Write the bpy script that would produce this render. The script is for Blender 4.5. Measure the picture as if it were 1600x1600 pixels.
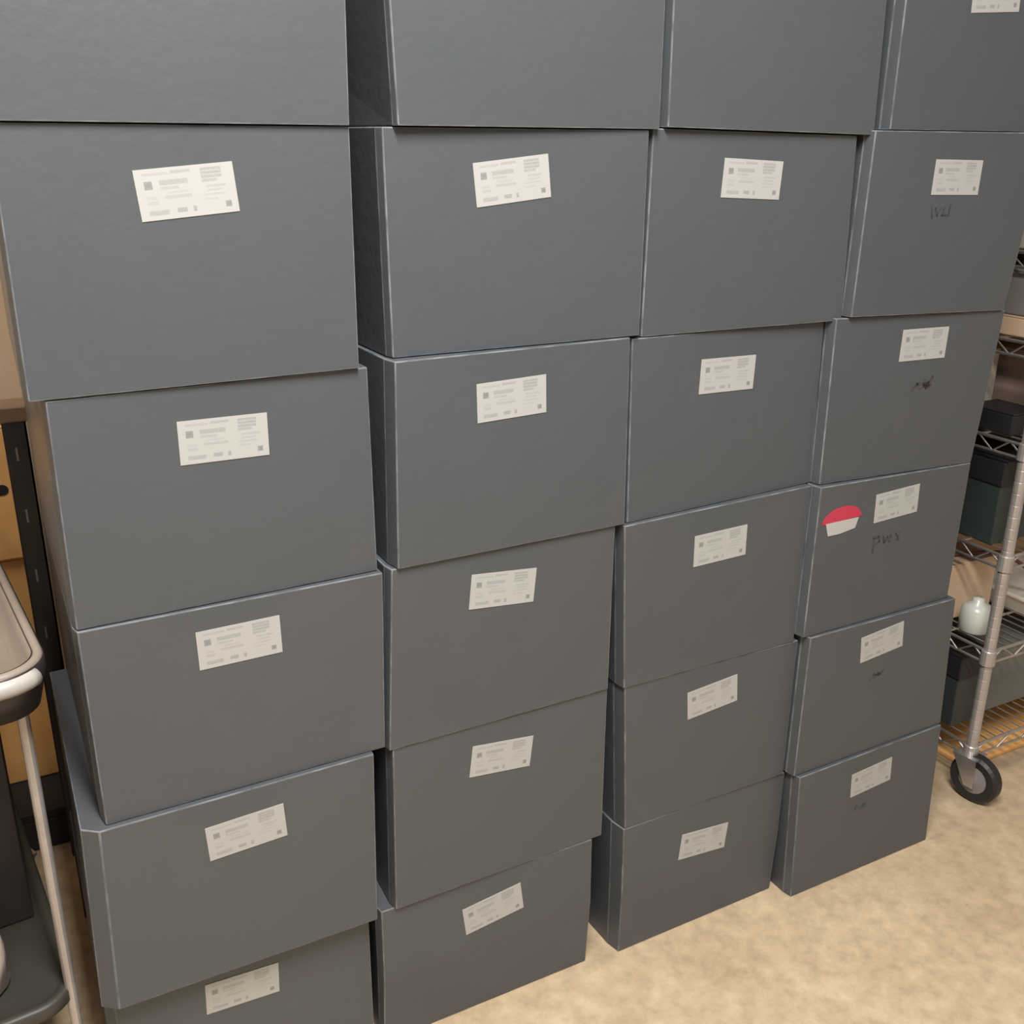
import bpy, bmesh, math, random
from mathutils import Vector, Matrix
random.seed(7)
for o in list(bpy.data.objects):
    bpy.data.objects.remove(o)
S = bpy.context.scene
C = S.collection

# ---------------------------------------------------------------- camera
cd = bpy.data.cameras.new('camera')
cd.sensor_width = 36.0; cd.sensor_fit = 'HORIZONTAL'
cd.lens = 1.6071 * 36 / 1.6
cd.clip_start = 0.02
cam = bpy.data.objects.new('camera', cd); C.objects.link(cam)
cam.location = (-0.07419, -1.20381, 1.38885)
cam.rotation_euler = (1.222782, -0.008096, -0.488479)
S.camera = cam

# ---------------------------------------------------------------- light and exposure
w = bpy.data.worlds.new('world'); S.world = w; w.use_nodes = True
w.node_tree.nodes['Background'].inputs[0].default_value = (0.80, 0.90, 1.0, 1)
w.node_tree.nodes['Background'].inputs[1].default_value = 0.18
def area(name, loc, sx, sy, power, col):
    l = bpy.data.lights.new(name, 'AREA'); l.shape = 'RECTANGLE'; l.size = sx; l.size_y = sy
    l.energy = power; l.color = col
    o = bpy.data.objects.new(name, l); C.objects.link(o); o.location = loc
    return o
LAMPS = [(0.17, -1.15, 0.30, 1.2, 74), (-0.7, -2.8, 0.30, 1.2, 16), (2.8, -1.3, 0.3, 1.2, 6), (-0.42, 0.30, 0.2, 0.6, 15)]  # last lamp is added, to brighten the box top beside the cart
for (x, y, sx, sy, p) in LAMPS:
    area('ceiling_lamp_light', (x, y, 2.66), sx, sy, p, (1.0, 0.98, 0.955))
S.view_settings.view_transform = 'Standard'
S.view_settings.look = 'None'
S.view_settings.gamma = 1.0
S.view_settings.use_curve_mapping = False
S.view_settings.exposure = 0.58

# ---------------------------------------------------------------- materials
def nodes(name):
    m = bpy.data.materials.new(name); m.use_nodes = True
    nt = m.node_tree
    return m, nt, nt.nodes, nt.links, nt.nodes['Principled BSDF']
def mat(name, col, rough=0.6, metal=0.0, col2=None, scale=6.0, bump=0.0, bscale=200.0, spec=0.5):
    m, nt, N, K, b = nodes(name)
    b.inputs['Roughness'].default_value = rough
    b.inputs['Metallic'].default_value = metal
    b.inputs['Specular IOR Level'].default_value = spec
    tc = N.new('ShaderNodeTexCoord')
    no = N.new('ShaderNodeTexNoise'); no.inputs['Scale'].default_value = scale; no.inputs['Detail'].default_value = 5
    K.new(tc.outputs['Object'], no.inputs['Vector'])
    cr = N.new('ShaderNodeValToRGB')
    c2 = col2 or tuple(c * 0.86 for c in col)
    cr.color_ramp.elements[0].position = 0.35; cr.color_ramp.elements[0].color = (*c2, 1)
    cr.color_ramp.elements[1].position = 0.65; cr.color_ramp.elements[1].color = (*col, 1)
    K.new(no.outputs['Fac'], cr.inputs['Fac']); K.new(cr.outputs['Color'], b.inputs['Base Color'])
    if bump > 0:
        n2 = N.new('ShaderNodeTexNoise'); n2.inputs['Scale'].default_value = bscale; n2.inputs['Detail'].default_value = 4
        K.new(tc.outputs['Object'], n2.inputs['Vector'])
        bp = N.new('ShaderNodeBump'); bp.inputs['Strength'].default_value = bump; bp.inputs['Distance'].default_value = 0.002
        K.new(n2.outputs['Fac'], bp.inputs['Height']); K.new(bp.outputs['Normal'], b.inputs['Normal'])
    return m

M = {}
M['card'] = mat('slate_card', (0.080, 0.084, 0.0915), 0.42, col2=(0.072, 0.079, 0.086), scale=5, bump=0.25, bscale=60)
M['edge'] = mat('worn_card_edge', (0.19, 0.205, 0.22), 0.6, col2=(0.085, 0.092, 0.1), scale=26)
M['ink'] = mat('marker_ink', (0.035, 0.037, 0.04), 0.5, col2=(0.075, 0.078, 0.082), scale=90)
M['red'] = mat('red_paper', (0.50, 0.035, 0.07), 0.6, col2=(0.42, 0.03, 0.06))
M['paper'] = mat('white_paper', (0.46, 0.45, 0.43), 0.6)
M['chrome'] = mat('chrome_wire', (0.62, 0.58, 0.56), 0.32, 0.85, col2=(0.5, 0.47, 0.46), scale=30)
M['chrome_dull'] = mat('dull_chrome', (0.50, 0.46, 0.44), 0.4, 0.55, col2=(0.42, 0.38, 0.36), scale=20)
M['rubber'] = mat('black_rubber', (0.018, 0.016, 0.016), 0.5)
M['black'] = mat('black_plastic', (0.016, 0.015, 0.018), 0.55)
M['green'] = mat('dark_green_plastic', (0.035, 0.045, 0.042), 0.5)
M['greygreen'] = mat('grey_green_card', (0.17, 0.165, 0.14), 0.6, scale=12)
M['kraft'] = mat('kraft_cardboard', (0.70, 0.42, 0.20), 0.8, col2=(0.58, 0.33, 0.14), scale=5, bump=0.2)
M['kraft_pale'] = mat('pale_kraft_cardboard', (0.68, 0.50, 0.34), 0.8, col2=(0.62, 0.44, 0.29), scale=5, bump=0.2)
M['orange'] = mat('orange_kraft_cardboard', (0.86, 0.47, 0.17), 0.8, col2=(0.72, 0.36, 0.11), scale=7, bump=0.2)
M['brown'] = mat('brown_wood', (0.22, 0.13, 0.07), 0.6, col2=(0.14, 0.08, 0.045), scale=14)
M['beige'] = mat('beige_card', (0.50, 0.43, 0.34), 0.7, col2=(0.42, 0.36, 0.28), scale=15)
M['pinkish'] = mat('rosy_card', (0.36, 0.26, 0.22), 0.7, col2=(0.28, 0.20, 0.17), scale=12)
M['grey'] = mat('grey_plastic', (0.23, 0.21, 0.20), 0.6, scale=10)
M['taupe'] = mat('taupe_plastic', (0.22, 0.18, 0.145), 0.5, col2=(0.18, 0.145, 0.115), scale=7)
M['rim'] = mat('pale_rim_highlight', (0.38, 0.36, 0.33), 0.3)  # pale tone paints the highlight on the cart tray's front rim
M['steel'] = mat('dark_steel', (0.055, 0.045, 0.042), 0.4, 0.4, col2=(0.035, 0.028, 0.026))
M['shelfdark'] = mat('dark_shelf_enamel', (0.05, 0.045, 0.035), 0.5)
M['cream'] = mat('cream_plastic', (0.80, 0.76, 0.66), 0.4)
M['wall'] = mat('wall_paint', (0.52, 0.46, 0.38), 0.85, scale=2, bump=0.1)
M['ceiling'] = mat('ceiling_tile', (0.70, 0.69, 0.66), 0.9, scale=30)
M['white'] = mat('white_enamel', (0.75, 0.75, 0.73), 0.4)
M['sack'] = mat('pale_cloth', (0.62, 0.52, 0.44), 0.9, scale=10, bump=0.4, bscale=30)
M['cord'] = mat('brown_cord', (0.16, 0.06, 0.04), 0.6)
M['clear'] = mat('milky_plastic', (0.62, 0.63, 0.56), 0.3)

def floor_mat():
    m, nt, N, K, b = nodes('concrete_floor')
    b.inputs['Roughness'].default_value = 0.55
    tc = N.new('ShaderNodeTexCoord')
    def noise(s, d, lo, hi, c0, c1):
        n = N.new('ShaderNodeTexNoise'); n.inputs['Scale'].default_value = s; n.inputs['Detail'].default_value = d
        n.inputs['Roughness'].default_value = 0.65
        K.new(tc.outputs['Object'], n.inputs['Vector'])
        r = N.new('ShaderNodeValToRGB'); r.color_ramp.elements[0].position = lo; r.color_ramp.elements[1].position = hi
        r.color_ramp.elements[0].color = (*c0, 1); r.color_ramp.elements[1].color = (*c1, 1)
        K.new(n.outputs['Fac'], r.inputs['Fac']); return r.outputs['Color']
    a = noise(5, 8, 0.3, 0.7, (0.49, 0.37, 0.235), (0.63, 0.50, 0.335))
    d = noise(28, 6, 0.35, 0.7, (0.76, 0.74, 0.72), (1.06, 1.05, 1.03))
    e = noise(13, 3, 0.24, 0.31, (0.42, 0.34, 0.28), (1, 1, 1))
    def mul(x, y):
        q = N.new('ShaderNodeMix'); q.data_type = 'RGBA'; q.blend_type = 'MULTIPLY'; q.inputs[0].default_value = 1
        K.new(x, q.inputs[6]); K.new(y, q.inputs[7]); return q.outputs[2]
    K.new(mul(mul(a, d), e), b.inputs['Base Color'])
    n2 = N.new('ShaderNodeTexNoise'); n2.inputs['Scale'].default_value = 90; K.new(tc.outputs['Object'], n2.inputs['Vector'])
    bp = N.new('ShaderNodeBump'); bp.inputs['Strength'].default_value = 0.2; bp.inputs['Distance'].default_value = 0.002
    K.new(n2.outputs['Fac'], bp.inputs['Height']); K.new(bp.outputs['Normal'], b.inputs['Normal'])
    return m
M['floor'] = floor_mat()

# printed address label: blocks of small type and emblem, laid out in the label's own UV
PRINT = [  # u0, u1, v0, v1, darkness
    (0.08, 0.33, 0.865, 0.915, 0.22), (0.36, 0.56, 0.875, 0.935, 0.34),
    (0.085, 0.165, 0.60, 0.76, 0.75), (0.235, 0.52, 0.665, 0.765, 0.36), (0.235, 0.42, 0.575, 0.635, 0.25),
    (0.27, 0.54, 0.395, 0.46, 0.25), (0.30, 0.50, 0.49, 0.54, 0.15),
    (0.09, 0.20, 0.30, 0.37, 0.2), (0.09, 0.19, 0.40, 0.46, 0.16),
    (0.09, 0.29, 0.095, 0.19, 0.36), (0.37, 0.47, 0.11, 0.20, 0.5), (0.53, 0.565, 0.10, 0.21, 0.5),
    (0.66, 0.87, 0.875, 0.93, 0.42), (0.66, 0.87, 0.80, 0.86, 0.42), (0.66, 0.87, 0.725, 0.785, 0.42), (0.66, 0.82, 0.65, 0.71, 0.36),
    (0.70, 0.90, 0.54, 0.585, 0.24), (0.70, 0.86, 0.46, 0.505, 0.2), (0.66, 0.88, 0.38, 0.42, 0.2), (0.66, 0.80, 0.29, 0.33, 0.18),
    (0.87, 0.93, 0.12, 0.24, 0.75),
]
def label_mat():
    m, nt, N, K, b = nodes('printed_label')
    b.inputs['Roughness'].default_value = 0.45
    uv = N.new('ShaderNodeUVMap'); uv.uv_map = 'UVMap'
    sp = N.new('ShaderNodeSeparateXYZ'); K.new(uv.outputs['UV'], sp.inputs[0])
    def mth(op, a, c=None):
        n = N.new('ShaderNodeMath'); n.operation = op
        for i, x in enumerate((a, c)):
            if x is None: continue
            if isinstance(x, (int, float)): n.inputs[i].default_value = x
            else: K.new(x, n.inputs[i])
        return n.outputs[0]
    tot = None
    for (u0, u1, v0, v1, k) in PRINT:
        e = 0.012
        du = mth('ABSOLUTE', mth('SUBTRACT', sp.outputs[0], (u0 + u1) / 2))
        dv = mth('ABSOLUTE', mth('SUBTRACT', sp.outputs[1], (v0 + v1) / 2))
        mu = mth('LESS_THAN', du, (u1 - u0) / 2); mv = mth('LESS_THAN', dv, (v1 - v0) / 2)
        x = mth('MULTIPLY', mth('MULTIPLY', mu, mv), k)
        tot = x if tot is None else mth('MAXIMUM', tot, x)
    mp = N.new('ShaderNodeMapping'); mp.inputs['Scale'].default_value = (55, 14, 1); K.new(uv.outputs['UV'], mp.inputs['Vector'])
    no = N.new('ShaderNodeTexNoise'); no.inputs['Scale'].default_value = 1.0; no.inputs['Detail'].default_value = 2
    K.new(mp.outputs['Vector'], no.inputs['Vector'])
    glyph = mth('ADD', mth('MULTIPLY', no.outputs['Fac'], 0.9), 0.35)
    f = mth('MULTIPLY', tot, glyph)
    mx = N.new('ShaderNodeMix'); mx.data_type = 'RGBA'
    mx.inputs[6].default_value = (0.41, 0.405, 0.385, 1); mx.inputs[7].default_value = (0.13, 0.13, 0.13, 1)
    K.new(f, mx.inputs[0]); K.new(mx.outputs[2], b.inputs['Base Color'])
    return m
M['label'] = label_mat()

# ---------------------------------------------------------------- helpers
def link_mesh(name, bm, m, parent=None, smooth=False, m2=None):
    bmesh.ops.recalc_face_normals(bm, faces=bm.faces)
    me = bpy.data.meshes.new(name); bm.to_mesh(me); bm.free()
    o = bpy.data.objects.new(name, me); C.objects.link(o)
    me.materials.append(M[m])
    if m2: me.materials.append(M[m2])
    if smooth:
        for p in me.polygons: p.use_smooth = True
    if parent: o.parent = parent
    return o
def tag(o, label, cat, group=None, kind=None):
    o['label'] = label; o['category'] = cat
    if group: o['group'] = group
    if kind: o['kind'] = kind
    return o
def thing(name, loc, label, cat, group=None, rz=0.0):
    o = bpy.data.objects.new(name, None); C.objects.link(o)
    o.location = loc; o.rotation_euler = (0, 0, rz); o.empty_display_size = 0.05
    return tag(o, label, cat, group)
def box(bm, x0, x1, y0, y1, z0, z1, bev=0.0):
    vs = [bm.verts.new((x, y, z)) for x in (x0, x1) for y in (y0, y1) for z in (z0, z1)]
    fs = [(0, 1, 3, 2), (4, 6, 7, 5), (0, 4, 5, 1), (2, 3, 7, 6), (0, 2, 6, 4), (1, 5, 7, 3)]
    F = [bm.faces.new([vs[i] for i in f]) for f in fs]
    bmesh.ops.recalc_face_normals(bm, faces=F)
    if bev > 0:
        ed = list({e for f in F for e in f.edges})
        bmesh.ops.bevel(bm, geom=ed, offset=bev, segments=2, affect='EDGES', profile=0.5)
def tube(bm, pts, r, seg=10, closed=False):
    pts = [Vector(p) for p in pts]; rings = []
    n = len(pts); ref = None
    for i, p in enumerate(pts):
        a = pts[(i - 1) % n] if (i > 0 or closed) else p
        c = pts[(i + 1) % n] if (i < n - 1 or closed) else p
        t = (c - a).normalized()
        if ref is None: ref = Vector((0, 0, 1)) if abs(t.z) < 0.9 else Vector((1, 0, 0))
        u = (ref - t * ref.dot(t)).normalized(); v = t.cross(u); ref = u
        rings.append([bm.verts.new(p + (u * math.cos(k * 2 * math.pi / seg) + v * math.sin(k * 2 * math.pi / seg)) * r) for k in range(seg)])
    m = n if closed else n - 1
    for i in range(m):
        A, B = rings[i], rings[(i + 1) % n]
        for k in range(seg): bm.faces.new((A[k], A[(k + 1) % seg], B[(k + 1) % seg], B[k]))
    if not closed:
        bm.faces.new(rings[0]); bm.faces.new(list(reversed(rings[-1])))
def lathe(bm, prof, M4=Matrix.Identity(4), seg=24, closed=True):
    """profile of (radius, height) turned about local z, then moved by M4"""
    rings = []
    for (r, h) in prof:
        rings.append([bm.verts.new(M4 @ Vector((r * math.cos(k * 2 * math.pi / seg), r * math.sin(k * 2 * math.pi / seg), h))) for k in range(seg)])
    for a, b in zip(rings, rings[1:]):
        for k in range(seg): bm.faces.new((a[k], a[(k + 1) % seg], b[(k + 1) % seg], b[k]))
    bm.faces.new(list(reversed(rings[0]))); bm.faces.new(rings[-1])
def simple_box(name, m, parent, dims, bev=0.002, **kw):
    bm = bmesh.new(); box(bm, *dims, bev=bev); return link_mesh(name, bm, m, parent, **kw)

# ---------------------------------------------------------------- room
def struct(name, m, dims):
    o = simple_box(name, m, None, dims, bev=0); o['kind'] = 'structure'; return o
struct('floor', 'floor', (-2.4, 4.0, -3.6, 2.1, -0.05, 0.0))
struct('wall_back', 'wall', (0.14, 4.0, 0.56, 0.66, 0, 2.7))
struct('wall_recess', 'wall', (0.14, 0.24, 0.66, 2.0, 0, 2.7))
struct('wall_far', 'wall', (-2.4, 0.24, 2.0, 2.1, 0, 2.7))
struct('wall_left', 'wall', (-2.5, -2.4, -3.6, 2.1, 0, 2.7))
struct('wall_right', 'wall', (4.0, 4.1, -3.6, 2.1, 0, 2.7))
struct('ceiling', 'ceiling', (-2.5, 4.1, -3.6, 2.1, 2.7, 2.75))
struct('baseboard_back', 'brown', (1.7, 4.0, 0.548, 0.56, 0.0, 0.1))
FIX = ['nearest the box stacks', 'farthest from the box stacks', 'nearest the wire rack', 'added above the utility cart to brighten a box top']
for (x, y, sx, sy, p), t in zip(LAMPS, FIX):
    f = thing('ceiling_light', (x, y, 2.7), 'white fluorescent ceiling fixture ' + t, 'ceiling light')
    bm = bmesh.new(); box(bm, -sx/2-0.04, sx/2+0.04, -sy/2-0.04, sy/2+0.04, -0.03, 0.0, bev=0.004)
    link_mesh('housing', bm, 'white', f)

# ---------------------------------------------------------------- storage boxes
BOXES = {
    'A0': (0.1668, 0, 0.0018, [[-0.0189, 1.68], [0.3575, 1.68], [0.354, 1.4018], [-0.0224, 1.4016]], None),
    'A1': (0.1660, 0.005, -0.0001, [[-0.0226, 1.4004], [0.3552, 1.4006], [0.3546, 1.118], [-0.0241, 1.1154]], [-0.0003, 1.3319, 0.0975, 0.1054, 0.0528, 0.0775]),
    'A2': (0.1793, 0.01, 0.0135, [[-0.0074, 1.1142], [0.368, 1.1168], [0.371, 0.838], [-0.0105, 0.836]], [0.0029, 1.0474, -0.0204, 0.1059, 0.0531, 0.0067]),
    'A3': (0.1793, 0.004, -0.0015, [[-0.0107, 0.8348], [0.375, 0.8368], [0.3688, 0.5656], [-0.0106, 0.5616]], [-0.0017, 0.7782, 0.017, 0.1081, 0.0518, 0.0049]),
    'A4': (0.1619, -0.004, 0.0006, [[-0.0202, 0.5604], [0.3485, 0.5644], [0.3429, 0.2746], [-0.0288, 0.2746]], [0.0003, 0.4973, 0.0648, 0.1076, 0.0512, 0.0226]),
    'A5': (0.1469, 0.024, -0.0097, [[-0.0336, 0.2734], [0.3378, 0.2734], [0.3378, 0.001], [-0.0336, 0.001]], [-0.0066, 0.21, -0.0328, 0.1098, 0.052, -0.0459]),
    'B0': (0.6001, 0, 0.0043, [[0.4008, 1.68], [0.787, 1.68], [0.7896, 1.4026], [0.4135, 1.4024]], None),
    'B1': (0.5947, 0.008, -0.0200, [[0.3981, 1.4012], [0.7753, 1.4014], [0.7761, 1.1266], [0.4027, 1.1253]], [-0.0234, 1.3392, 0.1054, 0.1054, 0.055, 0.1082]),
    'B2': (0.5870, -0.002, 0.0200, [[0.3982, 1.1241], [0.7588, 1.1254], [0.7642, 0.8417], [0.3936, 0.8418]], [-0.0197, 1.0584, 0.0156, 0.1051, 0.0526, 0.0456]),
    'B3': (0.5696, 0.003, 0.0177, [[0.3864, 0.8406], [0.7507, 0.8405], [0.7509, 0.5598], [0.374, 0.5601]], [-0.0117, 0.777, -0.1093, 0.1061, 0.0535, -0.0733]),
    'B4': (0.5638, 0.006, 0.0200, [[0.3798, 0.5589], [0.7523, 0.5586], [0.7537, 0.2746], [0.3756, 0.275]], [-0.0051, 0.4922, -0.129, 0.1079, 0.0561, -0.0965]),
    'B5': (0.5434, 0.009, 0.0019, [[0.354, 0.2738], [0.7346, 0.2734], [0.7388, 0.001], [0.354, 0.001]], [0.0032, 0.2037, 0.0857, 0.1093, 0.0606, 0.167]),
    'C0': (0.9840, 0, -0.0037, [[0.7996, 1.68], [1.1739, 1.68], [1.1833, 1.3987], [0.8032, 1.4052]], None),
    'C1': (0.9828, 0.008, -0.0134, [[0.7867, 1.404], [1.156, 1.3975], [1.1667, 1.12], [0.784, 1.1226]], [-0.0205, 1.337, -0.0694, 0.1087, 0.0557, -0.0152]),
    'C2': (0.9672, 0.014, 0.0191, [[0.7684, 1.1214], [1.1424, 1.1188], [1.1504, 0.8466], [0.7753, 0.8386]], [-0.0168, 1.0519, -0.0381, 0.1066, 0.0523, 0.0055]),
    'C3': (0.9582, 0.004, 0.0055, [[0.7658, 0.8374], [1.1493, 0.8454], [1.1563, 0.5546], [0.78, 0.5546]], [-0.002, 0.7715, -0.0137, 0.1093, 0.0562, 0.074]),
    'C4': (0.9677, 0.006, 0.0010, [[0.7835, 0.5534], [1.1658, 0.5534], [1.1797, 0.2746], [0.7991, 0.2746]], [0.0005, 0.4883, 0.0793, 0.1096, 0.0532, 0.1042]),
    'C5': (0.9751, 0.008, 0.0106, [[0.7968, 0.2734], [1.1813, 0.2734], [1.1778, 0.001], [0.8033, 0.001]], [0.0019, 0.1848, -0.1617, 0.1114, 0.0628, 0.0055]),
    'D0': (1.3848, -0.004, 0.0000, [[1.2119, 1.68], [1.5882, 1.68], [1.5891, 1.4066], [1.2127, 1.4066]], [0.0186, 1.6049, 0.0467, 0.1051, 0.0502, 0.1027]),
    'D1': (1.3651, -0.01, -0.0108, [[1.1791, 1.4054], [1.5737, 1.4054], [1.5326, 1.1146], [1.1749, 1.1262]], [0.0028, 1.3366, -0.035, 0.1092, 0.0556, 0.0119]),
    'D2': (1.3561, -0.004, -0.0200, [[1.1515, 1.125], [1.5424, 1.1134], [1.5199, 0.8384], [1.1557, 0.8466]], [-0.0016, 1.0689, -0.043, 0.1097, 0.056, 0.0263]),
    'D3': (1.3555, -0.009, 0.0081, [[1.1501, 0.8454], [1.5197, 0.8372], [1.5166, 0.5666], [1.1489, 0.5666]], [-0.0176, 0.7878, 0.0152, 0.1057, 0.0532, 0.085]),
    'D4': (1.3564, -0.016, -0.0025, [[1.1616, 0.5654], [1.53, 0.5654], [1.5477, 0.2859], [1.1612, 0.2791]], [-0.0127, 0.5158, 0.1153, 0.1075, 0.049, 0.0941]),
    'D5': (1.3611, -0.022, 0.0037, [[1.1694, 0.2779], [1.545, 0.2847], [1.559, 0.001], [1.183, 0.001]], [0.0003, 0.2191, 0.0499, 0.1107, 0.0469, 0.1182]),
}
DEPTH = 0.475
H_ROW = 0.28
COLX = {'A': (-0.010, 0.353), 'B': (0.388, 0.752), 'C': (0.785, 1.150), 'D': (1.178, 1.545)}   # the backs of each stack
CHAM = {'A4': (0.021, 0.016), 'A5': (0.012, 0.02), 'B2': (0.005, 0.026), 'B1': (0.004, 0.014), 'B0': (0.003, 0.010), 'C5': (0.006, 0.030), 'C4': (0.005, 0.026), 'C3': (0.004, 0.020)}
BEND = {'B5': 0.012, 'C5': 0.006}
STACK = {'A': 'leftmost stack', 'B': 'second stack from the left', 'C': 'third stack from the left', 'D': 'rightmost stack'}
ROWW = ['top box', 'second box from top', 'third box from top', 'fourth box from top', 'second box from the floor', 'bottom box on the floor']
SPECIAL = {
    'A0': 'dark grey storage box with no label showing, atop the leftmost stack',
    'B0': 'dark grey storage box with no label showing, atop the second stack from left',
    'C0': 'dark grey storage box with no label showing, atop the third stack from left',
    'D0': 'dark grey storage box with label near its top, atop the rightmost stack',
    'A4': 'dark grey storage box with its worn top left corner sticking out, leftmost stack',
    'B5': 'dark grey storage box with strongly tilted label, bottom of the second stack from left',
    'D3': 'dark grey storage box with torn red and white sticker beside its label',
    'D1': 'grey storage box with short black scrawl, second from top in rightmost stack',
    'D2': 'dark grey box with smudged black scrawl, third from top in rightmost stack',
}

def storage_box(n, cx, yf, yaw, pts, lab):
    col, row = n[0], int(n[1])
    base = min(pts[2][1], pts[3][1])
    label = SPECIAL.get(n) or 'dark grey storage box, %s in the %s' % (ROWW[row], STACK[col])
    root = thing('storage_box', (cx, yf, base), label, 'box', 'stacked dark grey storage boxes')
    ty = math.tan(yaw)
    (xtl, ztl), (xtr, ztr), (xbr, zbr), (xbl, zbl) = pts
    ch = CHAM.get(n, (0.004, 0.018)); bend = BEND.get(n, 0.0)
    bl, br = COLX[col]
    if n in ('A4',): bl = -0.036
    if n in ('A5',): bl = -0.040
    if n == 'A1': bl = -0.016
    bm = bmesh.new()
    levels = []
    T = [0.0, 0.52, 1.0]
    for t in T:           # 0 = bottom, 1 = top
        xl = xbl + (xtl - xbl) * t; xr = xbr + (xtr - xbr) * t
        zl = zbl + (ztl - zbl) * t; zr = zbr + (ztr - zbr) * t
        dy = bend * (1 - t / 0.52) if t < 0.52 else 0.0
        zb = (base if t == 0 else (max(ztl, ztr) if t == 1 else (zl + zr) / 2))
        zbk = (zl + zr) / 2
        yl = (xl - cx) * ty + dy; yr = (xr - cx) * ty + dy
        ring = [(xr, yr, zr), (xl, yl, zl), (xl - ch[0], yl - dy * 0.5 + ch[1], zl), (bl, DEPTH, zl), (br, DEPTH, zr)]
        levels.append([bm.verts.new((x - cx, y, z - base)) for (x, y, z) in ring])
    for a, b in zip(levels, levels[1:]):
        for k in range(5): bm.faces.new((a[k], a[(k + 1) % 5], b[(k + 1) % 5], b[k]))
    bm.faces.new(levels[-1]); bm.faces.new(list(reversed(levels[0])))
    bmesh.ops.recalc_face_normals(bm, faces=bm.faces)
    mid = set()
    for e in bm.edges:
        if e.verts[0] in levels[1] and e.verts[1] in levels[1]: mid.add(e)
    ed = [e for e in bm.edges if e not in mid]
    bmesh.ops.bevel(bm, geom=ed, offset=0.0016, segments=2, affect='EDGES', profile=0.6, material=1)
    body = link_mesh('body', bm, 'card', root, m2='edge')
    # flat things on the front: u runs along the face, z is height, off is how far they stand off
    cyaw, syaw = math.cos(yaw), math.sin(yaw)
    def front(u, z, off=0.0):
        return (u * cyaw + off * syaw, u * syaw - off * cyaw, z - base)
    def sheet(name, poly, m, th=0.0006, uvs=None, off=0.0002):
        b = bmesh.new(); uvl = b.loops.layers.uv.new('UVMap')
        A = [b.verts.new(front(u, z, off + th)) for u, z in poly]; B = [b.verts.new(front(u, z, off)) for u, z in poly]
        f = b.faces.new(A); b.faces.new(list(reversed(B)))
        k = len(poly)
        for i in range(k): b.faces.new((A[i], B[i], B[(i + 1) % k], A[(i + 1) % k]))
        if uvs:
            for l, q in zip(f.loops, uvs): l[uvl].uv = q
        return link_mesh(name, b, m, root)
    if lab:
        u, z, a, lw, lh, a2 = lab
        lw, lh = 0.107, 0.0535
        ang = a * 0.6 + a2 * 0.4
        if n in ('B5', 'A1', 'B1'): ang = (a + a2) / 2
        c, s = math.cos(ang), math.sin(ang)
        poly = [(u + x * c - y * s, z + x * s + y * c) for x, y in ((-lw/2, -lh/2), (lw/2, -lh/2), (lw/2, lh/2), (-lw/2, lh/2))]
        sheet('label', poly, 'label', uvs=[(0, 0), (1, 0), (1, 1), (0, 1)])
    return root, front, sheet

def scrawl(root, front, strokes, w=0.0035):
    b = bmesh.new()
    for st in strokes:
        for (u0, z0), (u1, z1) in zip(st, st[1:]):
            d = Vector((u1 - u0, z1 - z0)); L = d.length or 1e-6; d /= L; p = Vector((-d.y, d.x)) * w / 2; d *= w / 2
            q = [(u0 - d.x + p.x, z0 - d.y + p.y), (u0 - d.x - p.x, z0 - d.y - p.y), (u1 + d.x - p.x, z1 + d.y - p.y), (u1 + d.x + p.x, z1 + d.y + p.y)]
            A = [b.verts.new(front(x, z, 0.0006)) for x, z in q]; B = [b.verts.new(front(x, z, 0.0001)) for x, z in q]
            b.faces.new(A); b.faces.new(list(reversed(B)))
            for i in range(4): b.faces.new((A[i], B[i], B[(i + 1) % 4], A[(i + 1) % 4]))
    o = link_mesh('handwriting', b, 'ink', root); o['label'] = 'black marker scrawl'
    return o

# keep neighbouring fronts clear of one another
for r in '345':
    c = BOXES['C' + r][3]; d = BOXES['D' + r][3]
    lim = min(d[0][0], d[3][0]) - 0.007
    for k in (1, 2): c[k][0] = min(c[k][0], lim)

for n, args in BOXES.items():
    root, front, sheet = storage_box(n, *args)
    if n == 'D3':
        arc = []
        for k in range(13):
            t = math.pi * k / 12
            arc.append((-0.149 + 0.046 * math.cos(t), 0.7775 + 0.026 * math.sin(t) + 0.0015 * math.cos(t)))
        s = sheet('sticker_red_half', arc, 'red', off=0.0002); s['label'] = 'red rounded upper half of torn sticker'
        s = sheet('sticker_white_half', [(-0.178, 0.7535), (-0.150, 0.7535), (-0.115, 0.7585), (-0.109, 0.7775), (-0.186, 0.7772)], 'paper', off=0.0004)
        s['label'] = 'white torn lower half of sticker'
        scrawl(root, front, [[(-.064, .731), (-.062, .702)], [(-.064, .729), (-.052, .731), (-.049, .721), (-.060, .716)],
                             [(-.040, .728), (-.036, .717), (-.030, .726), (-.024, .717), (-.021, .728)],
                             [(-.008, .729), (.000, .716)], [(.001, .729), (-.007, .716)]])
    if n == 'D1':
        scrawl(root, front, [[(-.046, 1.296), (-.042, 1.276)], [(-.036, 1.290), (-.031, 1.279), (-.025, 1.290)], [(-.015, 1.293), (-.020, 1.279), (-.010, 1.279)],
                             [(-.003, 1.296), (-.005, 1.278)]], 0.003)
    if n == 'D2':
        scrawl(root, front, [[(-.014, .992), (-.004, 1.000), (.010, .999), (.022, 1.000), (.030, 1.010)], [(.002, .994), (.012, .996), (.024, .995)], [(.014, 1.004), (.018, .992), (.028, .996)]], 0.005)
    if n == 'D4':
        scrawl(root, front, [[(-.032, .441), (-.022, .450), (-.010, .446), (.002, .454)], [(-.020, .443), (-.012, .451), (-.004, .447)]], 0.0035)
    if n == 'D5':
        scrawl(root, front, [[(-.032, .154), (-.030, .162)], [(-.020, .153), (-.012, .161)], [(-.014, .152), (-.005, .160)]], 0.003)

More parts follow.
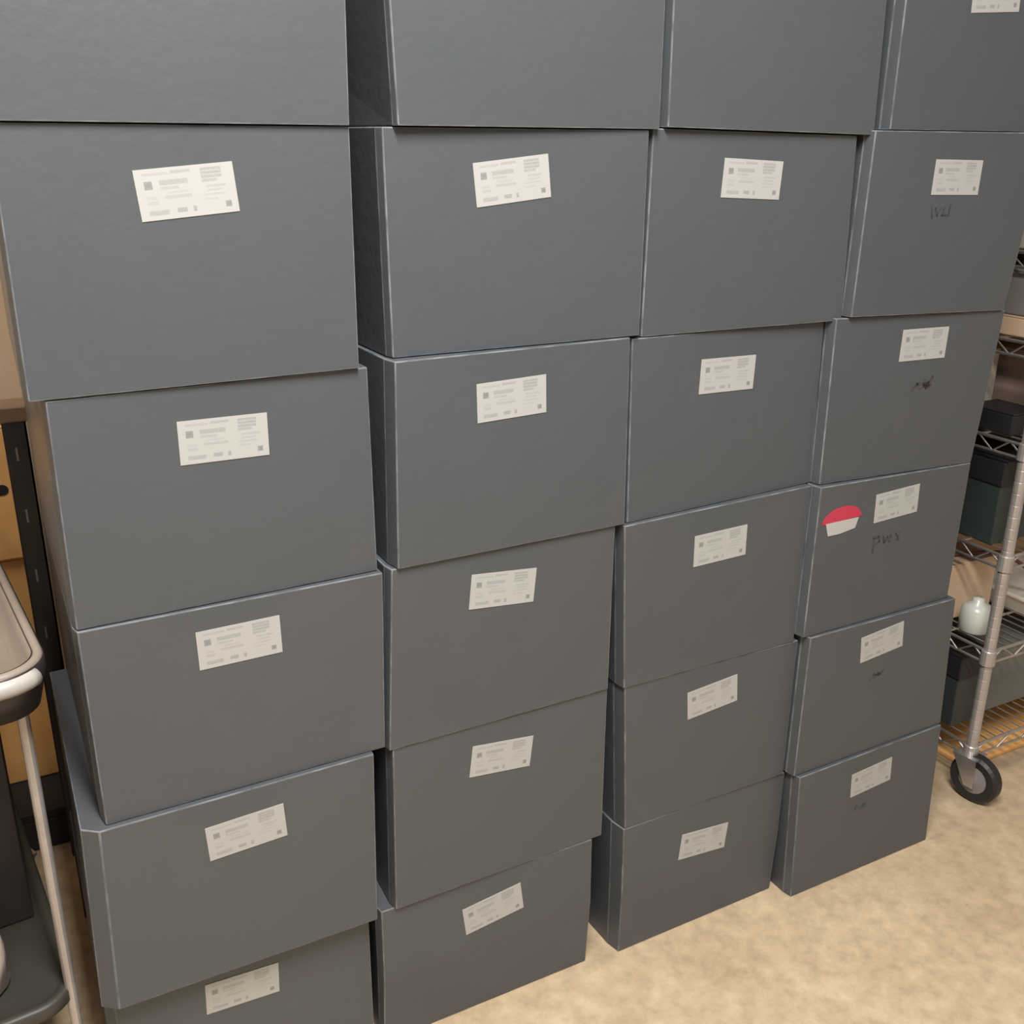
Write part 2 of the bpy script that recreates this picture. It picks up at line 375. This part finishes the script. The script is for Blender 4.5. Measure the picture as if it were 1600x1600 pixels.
# ---------------------------------------------------------------- wire rack at the right
RX, RY, RW, RD = 1.765, 0.055, 1.22, 0.46
rack = thing('wire_rack', (RX, RY, 0), 'chrome wire shelving rack on casters, right of the box stacks', 'shelving rack')
post0 = None
LV = [0.125, 0.36, 0.58, 0.82, 1.02, 1.19, 1.55]
for (x, y) in ((0, 0), (RW, 0), (0, RD), (RW, RD)):
    bm = bmesh.new()
    prof = [(0.0125, 0.10)]
    z = 0.12
    while z < 1.80:
        prof += [(0.0125, z), (0.0121, z + 0.001), (0.0121, z + 0.003), (0.0125, z + 0.004)]; z += 0.025
    prof += [(0.0125, 1.81), (0.009, 1.82)]
    lathe(bm, prof, Matrix.Translation((x, y, 0)), 16)
    link_mesh('post', bm, 'chrome_dull', rack, smooth=False)
def wire_shelf(z):
    bm = bmesh.new()
    for (yy) in (0, RD):
        tube(bm, [(0.0, yy, z), (RW, yy, z)], 0.0035, 8); tube(bm, [(0.0, yy, z - 0.028), (RW, yy, z - 0.028)], 0.003, 8)
        k = 14; zig = [(RW * i / (k * 2), yy, z if i % 2 else z - 0.028) for i in range(k * 2 + 1)]
        tube(bm, zig, 0.0022, 6)
    for xx in (0.0, RW):
        tube(bm, [(xx, 0, z), (xx, RD, z)], 0.0035, 8); tube(bm, [(xx, 0, z - 0.028), (xx, RD, z - 0.028)], 0.003, 8)
        tube(bm, [(xx, RD * i / 12, z if i % 2 else z - 0.028) for i in range(13)], 0.0022, 6)
    for i in range(1, 44): tube(bm, [(RW * i / 44, 0, z + 0.002), (RW * i / 44, RD, z + 0.002)], 0.0018, 6)
    for j in range(1, 4): tube(bm, [(0, RD * j / 4, z - 0.002), (RW, RD * j / 4, z - 0.002)], 0.0028, 6)
    o = link_mesh('wire_shelf', bm, 'chrome', rack)
    for (x, y) in ((0, 0), (RW, 0), (0, RD), (RW, RD)):
        b = bmesh.new(); lathe(b, [(0.0135, z - 0.03), (0.0165, z - 0.028), (0.0155, z + 0.004), (0.0135, z + 0.006)], Matrix.Translation((x, y, 0)), 16)
        link_mesh('collar', b, 'chrome_dull', o)
for z in LV: wire_shelf(z)
def caster(x, y, parent, rz, R=0.056, zt=0.12, m='rubber'):
    Rm = Matrix.Translation((x, y, 0)) @ Matrix.Rotation(rz, 4, 'Z')
    c = bmesh.new()
    A = Rm @ Matrix.Translation((-0.022, 0, R)) @ Matrix.Rotation(math.pi / 2, 4, 'X')
    lathe(c, [(R - 0.022, -0.013), (R - 0.006, -0.016), (R, -0.010), (R, 0.010), (R - 0.006, 0.016), (R - 0.022, 0.013)], A, 32)
    wheel = link_mesh('wheel', c, m, parent)
    h = bmesh.new(); lathe(h, [(0.006, -0.021), (0.020, -0.0175), (R - 0.024, -0.015), (R - 0.024, 0.015), (0.020, 0.0175), (0.006, 0.021)], A, 24)
    link_mesh('hub', h, 'grey', wheel)
    f = bmesh.new()
    for s in (-1, 1):
        pl = [(-0.030, zt - 0.012), (0.030, zt - 0.012), (-0.010, R - 0.016), (-0.034, R - 0.016)]
        # a tapering side plate from the swivel plate down to the axle
        pts = [Vector((px * 0.9 + (0.0), s * 0.024, pz)) for px, pz in pl]
        v1 = [f.verts.new(Rm @ p) for p in pts]
        v2 = [f.verts.new(Rm @ (p + Vector((0, -s * 0.003, 0)))) for p in pts]
        f.faces.new(v1); f.faces.new(list(reversed(v2)))
        for i in range(4): f.faces.new((v1[i], v2[i], v2[(i + 1) % 4], v1[(i + 1) % 4]))
    pv = [Vector((sx * 0.027, sy * 0.025, sz)) for sx in (-1, 1) for sy in (-1, 1) for sz in (zt - 0.015, zt - 0.010)]
    vv = [f.verts.new(Rm @ p) for p in pv]
    for q in [(0, 1, 3, 2), (4, 6, 7, 5), (0, 4, 5, 1), (2, 3, 7, 6), (0, 2, 6, 4), (1, 5, 7, 3)]: f.faces.new([vv[i] for i in q])
    lathe(f, [(0.016, zt - 0.012), (0.016, zt - 0.002), (0.010, zt + 0.004)], Rm, 16)
    fk = link_mesh('fork', f, 'chrome', parent)
for (x, y, rz) in ((0, 0, math.radians(98)), (RW, 0, 0.3), (0, RD, 1.0), (RW, RD, 2.0)):
    caster(x, y, rack, rz)

def carton(name, label, cat, x0, x1, y0, y1, z0, z1, m, lid=None, group=None, seam=True, rz=0.0):
    cx, cy = (x0 + x1) / 2, (y0 + y1) / 2
    t = thing(name, (cx, cy, z0), label, cat, group, rz)
    hx, hy, h = (x1 - x0) / 2, (y1 - y0) / 2, z1 - z0
    bm = bmesh.new(); box(bm, -hx, hx, -hy, hy, 0, h - (0.004 if seam else 0.0), bev=0.003); link_mesh('body', bm, m, t)
    if lid:
        bm = bmesh.new(); lh = min(0.05, h * 0.3)
        # a lid as a shallow cap around the body
        box(bm, -hx - 0.004, hx + 0.004, -hy - 0.004, hy + 0.004, h - lh, h + 0.003, bev=0.003); link_mesh('lid', bm, lid, t)
    elif seam:
        for s in (-1, 1):
            bm = bmesh.new(); box(bm, -hx, hx, *((-hy, -0.001) if s < 0 else (0.001, hy)), h - 0.004, h, bev=0.001); link_mesh('top_flap', bm, m, t)
    return t
G = 'goods on the wire rack'
def onshelf(z): return z + 0.0045
x0 = RX + 0.02
# bottom shelf
carton('file_case', 'dark green file case at left end of the rack bottom shelf', 'case', x0, x0 + 0.10, 0.13, 0.44, onshelf(.125), 0.30, 'green', 'black', G)
carton('carton', 'grey green carton on the rack bottom shelf', 'carton', x0 + 0.12, x0 + 0.62, 0.14, 0.46, onshelf(.125), 0.285, 'greygreen', None, G)
# second shelf: bottle and tray
b = bmesh.new(); rm = Matrix.Translation((x0 + 0.035, 0.14, onshelf(.36)))
lathe(b, [(0.030, 0), (0.034, 0.004), (0.034, 0.05), (0.026, 0.062), (0.012, 0.070), (0.012, 0.078)], rm, 20)
jar = link_mesh('plastic_jar', b, 'clear', None, smooth=True); tag(jar, 'small milky plastic jar standing at left end of second rack shelf', 'jar', G)
tr = thing('tray', (x0 + 0.51, 0.20, onshelf(.36)), 'pale cream shallow tray on the second rack shelf', 'tray', G)
b = bmesh.new()
w_, d_, h_ = 0.33, 0.11, 0.045
rings = []
for (k, z) in ((0.93, 0.0), (1.0, h_), (0.985, h_), (0.92, 0.006)):
    rings.append([b.verts.new((sx * w_ * k, sy * d_ * k, z)) for sx, sy in ((-1, -1), (1, -1), (1, 1), (-1, 1))])
for a, c in zip(rings, rings[1:]):
    for k in range(4): b.faces.new((a[k], a[(k + 1) % 4], c[(k + 1) % 4], c[k]))
b.faces.new(rings[0]); b.faces.new(rings[-1])
link_mesh('basin', b, 'cream', tr)
b = bmesh.new(); tube(b, [(-w_, -d_, h_), (w_, -d_, h_), (w_, d_, h_), (-w_, d_, h_)], 0.005, 8, closed=True); link_mesh('rim', b, 'cream', tr)
carton('carton', 'tan carton in the back of the second rack shelf', 'carton', x0, x0 + 0.95, 0.33, 0.53, onshelf(.36), 0.535, 'kraft', None, G)
carton('carton', 'small yellow tan carton at left end of second rack shelf', 'carton', x0, x0 + 0.16, 0.20, 0.315, onshelf(.36), 0.50, 'kraft_pale', None, G)
b = bmesh.new()
tube(b, [(1.80, .250, .5060), (1.85, .235, .5060), (1.92, .215, .5060), (1.955, .195, .5065), (2.0, .175, .475), (2.06, .165, .43), (2.14, .165, .385), (2.25, .17, .3765), (2.40, .18, .3765)], 0.0045, 8)
cd_ = link_mesh('cord', b, 'cord', None, smooth=True); tag(cd_, 'brown cord draped from a small carton into the cream tray on the rack', 'cord', None)
# third shelf
carton('file_case', 'dark green file case with black lid on the third rack shelf', 'case', x0, x0 + 0.13, 0.11, 0.44, onshelf(.58), 0.765, 'green', 'black', G)
carton('carton', 'rosy grey carton on the third rack shelf', 'carton', x0 + 0.16, x0 + 0.8, 0.13, 0.46, onshelf(.58), 0.78, 'pinkish', None, G)
# fourth shelf
carton('paper_stack', 'pale paper bundle beside the black case on the rack', 'paper', x0 + 0.015, x0 + 0.10, 0.24, 0.46, onshelf(.82), 0.975, 'beige', None, G)
carton('black_case', 'small black case at left end of the fourth rack shelf', 'case', x0 - 0.0, x0 + 0.09, 0.11, 0.22, onshelf(.82), 0.87, 'black', None, G)
carton('carton', 'beige carton on the fourth rack shelf', 'carton', x0 + 0.12, x0 + 0.7, 0.12, 0.46, onshelf(.82), 0.975, 'pinkish', None, G)
# fifth shelf
carton('carton', 'rosy pale flat carton on the fifth rack shelf', 'carton', x0, x0 + 0.5, 0.10, 0.44, onshelf(1.02), 1.065, 'kraft_pale', None, G)
carton('carton', 'grey carton resting on the flat rosy carton of the rack', 'carton', x0, x0 + 0.4, 0.11, 0.44, 1.066, 1.155, 'grey', None, G)
carton('carton', 'pale carton on the sixth rack shelf', 'carton', x0, x0 + 0.5, 0.12, 0.44, onshelf(1.19), 1.40, 'beige', None, G)
# brown board lying on the floor under the rack
b = bmesh.new(); box(b, 1.85, 2.88, 0.12, 0.42, 0.001, 0.012, bev=0.002)
tag(link_mesh('board', b, 'orange'), 'orange brown board lying on the floor under the wire rack', 'board')

# ---------------------------------------------------------------- utility cart at the left
cart = thing('utility_cart', (-0.042, 0.008, 0), 'grey utility cart with rounded tray top, left of the box stacks', 'cart', None, math.radians(5.4))
def rrect(w, d, r, z, inset=0.0, seg=8):
    """rounded rectangle from x=-w..0, y=0..d"""
    pts = []
    for (cx, cy, a0) in ((-r, r, -90), (-r, d - r, 0), (-w + r, d - r, 90), (-w + r, r, 180)):
        for k in range(seg + 1):
            a = math.radians(a0 + 90 * k / seg); pts.append((cx + (r - inset) * math.cos(a), cy + (r - inset) * math.sin(a), z))
    return pts
CW, CDP = 0.46, 0.74
def tub(bm, zt, h, floor_t):
    prof = [(0.012, zt - h), (0.0, zt - 0.020), (0.0, zt - 0.004), (0.004, zt), (0.014, zt), (0.018, zt - 0.004), (0.026, zt - h + floor_t)]
    R = [[bm.verts.new(p) for p in rrect(CW, CDP, 0.06, z, i)] for i, z in prof]
    n = len(R[0])
    for a, c in zip(R, R[1:]):
        for k in range(n): bm.faces.new((a[k], a[(k + 1) % n], c[(k + 1) % n], c[k]))
    bm.faces.new(list(reversed(R[0]))); bm.faces.new(R[-1])
bm = bmesh.new(); tub(bm, 0.795, 0.065, 0.02); link_mesh('tray_shell_shaded', bm, 'steel', cart, smooth=True)  # shell coloured dark to stand in for shade below the rim
bm = bmesh.new()
RR = [[bm.verts.new(p) for p in rrect(CW, CDP, 0.06, z, i)] for i, z in ((0.0145, 0.7955), (0.0215, 0.790), (0.029, 0.7515))]
for a, c in zip(RR, RR[1:]):
    for k in range(len(a)): bm.faces.new((a[k], a[(k + 1) % len(a)], c[(k + 1) % len(a)], c[k]))
bm.faces.new(RR[-1]); link_mesh('tray_inside', bm, 'taupe', cart, smooth=True)  # inner face of the same tray, without the painted shade
bm = bmesh.new(); tube(bm, rrect(CW, CDP, 0.06, 0.791, 0.008), 0.0065, 10, closed=True); link_mesh('tray_rim', bm, 'taupe', cart, smooth=True)
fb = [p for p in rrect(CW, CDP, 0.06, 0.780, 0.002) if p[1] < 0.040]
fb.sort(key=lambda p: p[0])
bm = bmesh.new(); tube(bm, fb[:-2], 0.0115, 12); link_mesh('front_rim_highlight', bm, 'rim', cart, smooth=True)  # added pale tube, paints the highlight along the front rim
bm = bmesh.new(); tub(bm, 0.27, 0.03, 0.022)
for v in bm.verts: v.co.x = v.co.x * 0.90 - 0.026; v.co.y = v.co.y * 0.92 + 0.048
link_mesh('lower_shelf', bm, 'shelfdark', cart, smooth=True)
for (x, y) in ((-0.034, 0.075), (-CW + 0.034, 0.075), (-0.034, CDP - 0.07), (-CW + 0.034, CDP - 0.07)):
    bm = bmesh.new(); lathe(bm, [(0.0075, 0.10), (0.0075, 0.74)], Matrix.Translation((x, y, 0)), 14); link_mesh('leg', bm, 'chrome_dull', cart, smooth=False)
    caster(x, y, cart, 0.4 + x * 3, R=0.045, zt=0.105)
bn = carton('tray_shade_block', 'added dark shade-filling bin on the lower shelf of the cart', 'bin', -0.44, -0.135, 0.24, 0.66, 0.2635, 0.70, 'steel', None, None, seam=False, rz=math.radians(5.4))  # added dark block, stands in for the shade beneath the tray
b = bmesh.new(); lathe(b, [(0.030, 0), (0.046, 0.006), (0.052, 0.05), (0.046, 0.10), (0.030, 0.135), (0.012, 0.150), (0.016, 0.165), (0.008, 0.170)], Matrix.Translation((-0.205, 0.135, 0.264)), 20)
for v in b.verts:
    v.co.x += 0.004 * math.sin(v.co.z * 90 + v.co.y * 60); v.co.y += 0.004 * math.sin(v.co.z * 70 + v.co.x * 50)
tag(link_mesh('cloth_pouch', b, 'sack', None, smooth=True), 'small pale tied pouch on the cart lower shelf', 'pouch')

# ---------------------------------------------------------------- cartons and frame behind the cart
fr = thing('rack_frame', (-0.025, 0.55, 0), 'dark steel side frame with punched holes painted as glints, behind the leftmost box stack', 'frame')
for y in (0.0, 0.20):
    bm = bmesh.new(); ht = 0.965 if y == 0 else 0.935; box(bm, -0.017, 0.015, y, y + 0.003, 0, ht); box(bm, 0.012, 0.015, y, y + 0.03, 0, ht)
    link_mesh('upright', bm, 'steel', fr)
    bm = bmesh.new()
    for k in range(9 if y == 0 else 8):
        z = 0.06 + k * 0.105
        box(bm, -0.006, -0.003, y - 0.0005, y, z, z + 0.022)
    link_mesh('slot_glints', bm, 'grey', fr)['kind'] = 'stuff'  # pale strips paint the light glinting through the holes
for z in (0.12, 0.9):
    bm = bmesh.new(); box(bm, 0.009, 0.012, 0.003, 0.20, z, z + 0.03); link_mesh('rail', bm, 'steel', fr)
b = bmesh.new(); box(b, -0.36, 0.020, 0.535, 0.60, 0.966, 0.990, bev=0.002)
tag(link_mesh('wooden_plank', b, 'brown'), 'brown wooden plank lying on the dark steel frame', 'plank')

def hole_carton(label, x0, x1, y0, y1, z0, z1, m, hole=None):
    t = carton('carton', label, 'carton', x0, x1, y0, y1, z0, z1, m, None, 'cardboard cartons behind the cart')
    if hole:
        hx, hz, hw, hh = hole
        b = bmesh.new(); pts = []
        for k in range(24):
            a = 2 * math.pi * k / 24; c = 1 if math.cos(a) > 0 else -1
            pts.append((hx + c * (hw - hh) + hh * math.cos(a), hz + hh * math.sin(a)))
        cx, cy = (x0 + x1) / 2, (y0 + y1) / 2
        A = [b.verts.new((x - cx, y0 - cy - 0.0008, z - z0)) for x, z in pts]; B = [b.verts.new((x - cx, y0 - cy + 0.02, z - z0)) for x, z in pts]
        b.faces.new(A); b.faces.new(B)
        for i in range(24): b.faces.new((A[i], B[i], B[(i + 1) % 24], A[(i + 1) % 24]))
        link_mesh('hand_hole', b, 'black', t)
    return t
b = bmesh.new()
for yy in (0.80, 1.02, 1.25): box(b, -0.58, 0.0, yy, yy + 0.09, 0.001, 0.07, bev=0.003)
box(b, -0.58, 0.0, 0.80, 1.34, 0.07, 0.09, bev=0.003)
tag(link_mesh('skid', b, 'black'), 'added low black skid darkening the floor under the tan cartons', 'skid')  # dark slab added to put shade on the floor behind the cart
hole_carton('orange brown carton at the bottom of the carton pile', -0.55, -0.028, 0.93, 1.33, 0.091, 0.36, 'orange')
hole_carton('orange brown carton in the middle of the carton pile', -0.54, -0.032, 0.92, 1.32, 0.361, 0.60, 'orange')
hole_carton('tan carton with a dark hand hole in the carton pile', -0.54, -0.020, 0.91, 1.31, 0.601, 0.87, 'orange', hole=(-0.075, 0.745, 0.030, 0.011))
hole_carton('pale tan carton on top of the carton pile', -0.50, 0.10, 0.92, 1.32, 0.871, 1.30, 'kraft_pale')
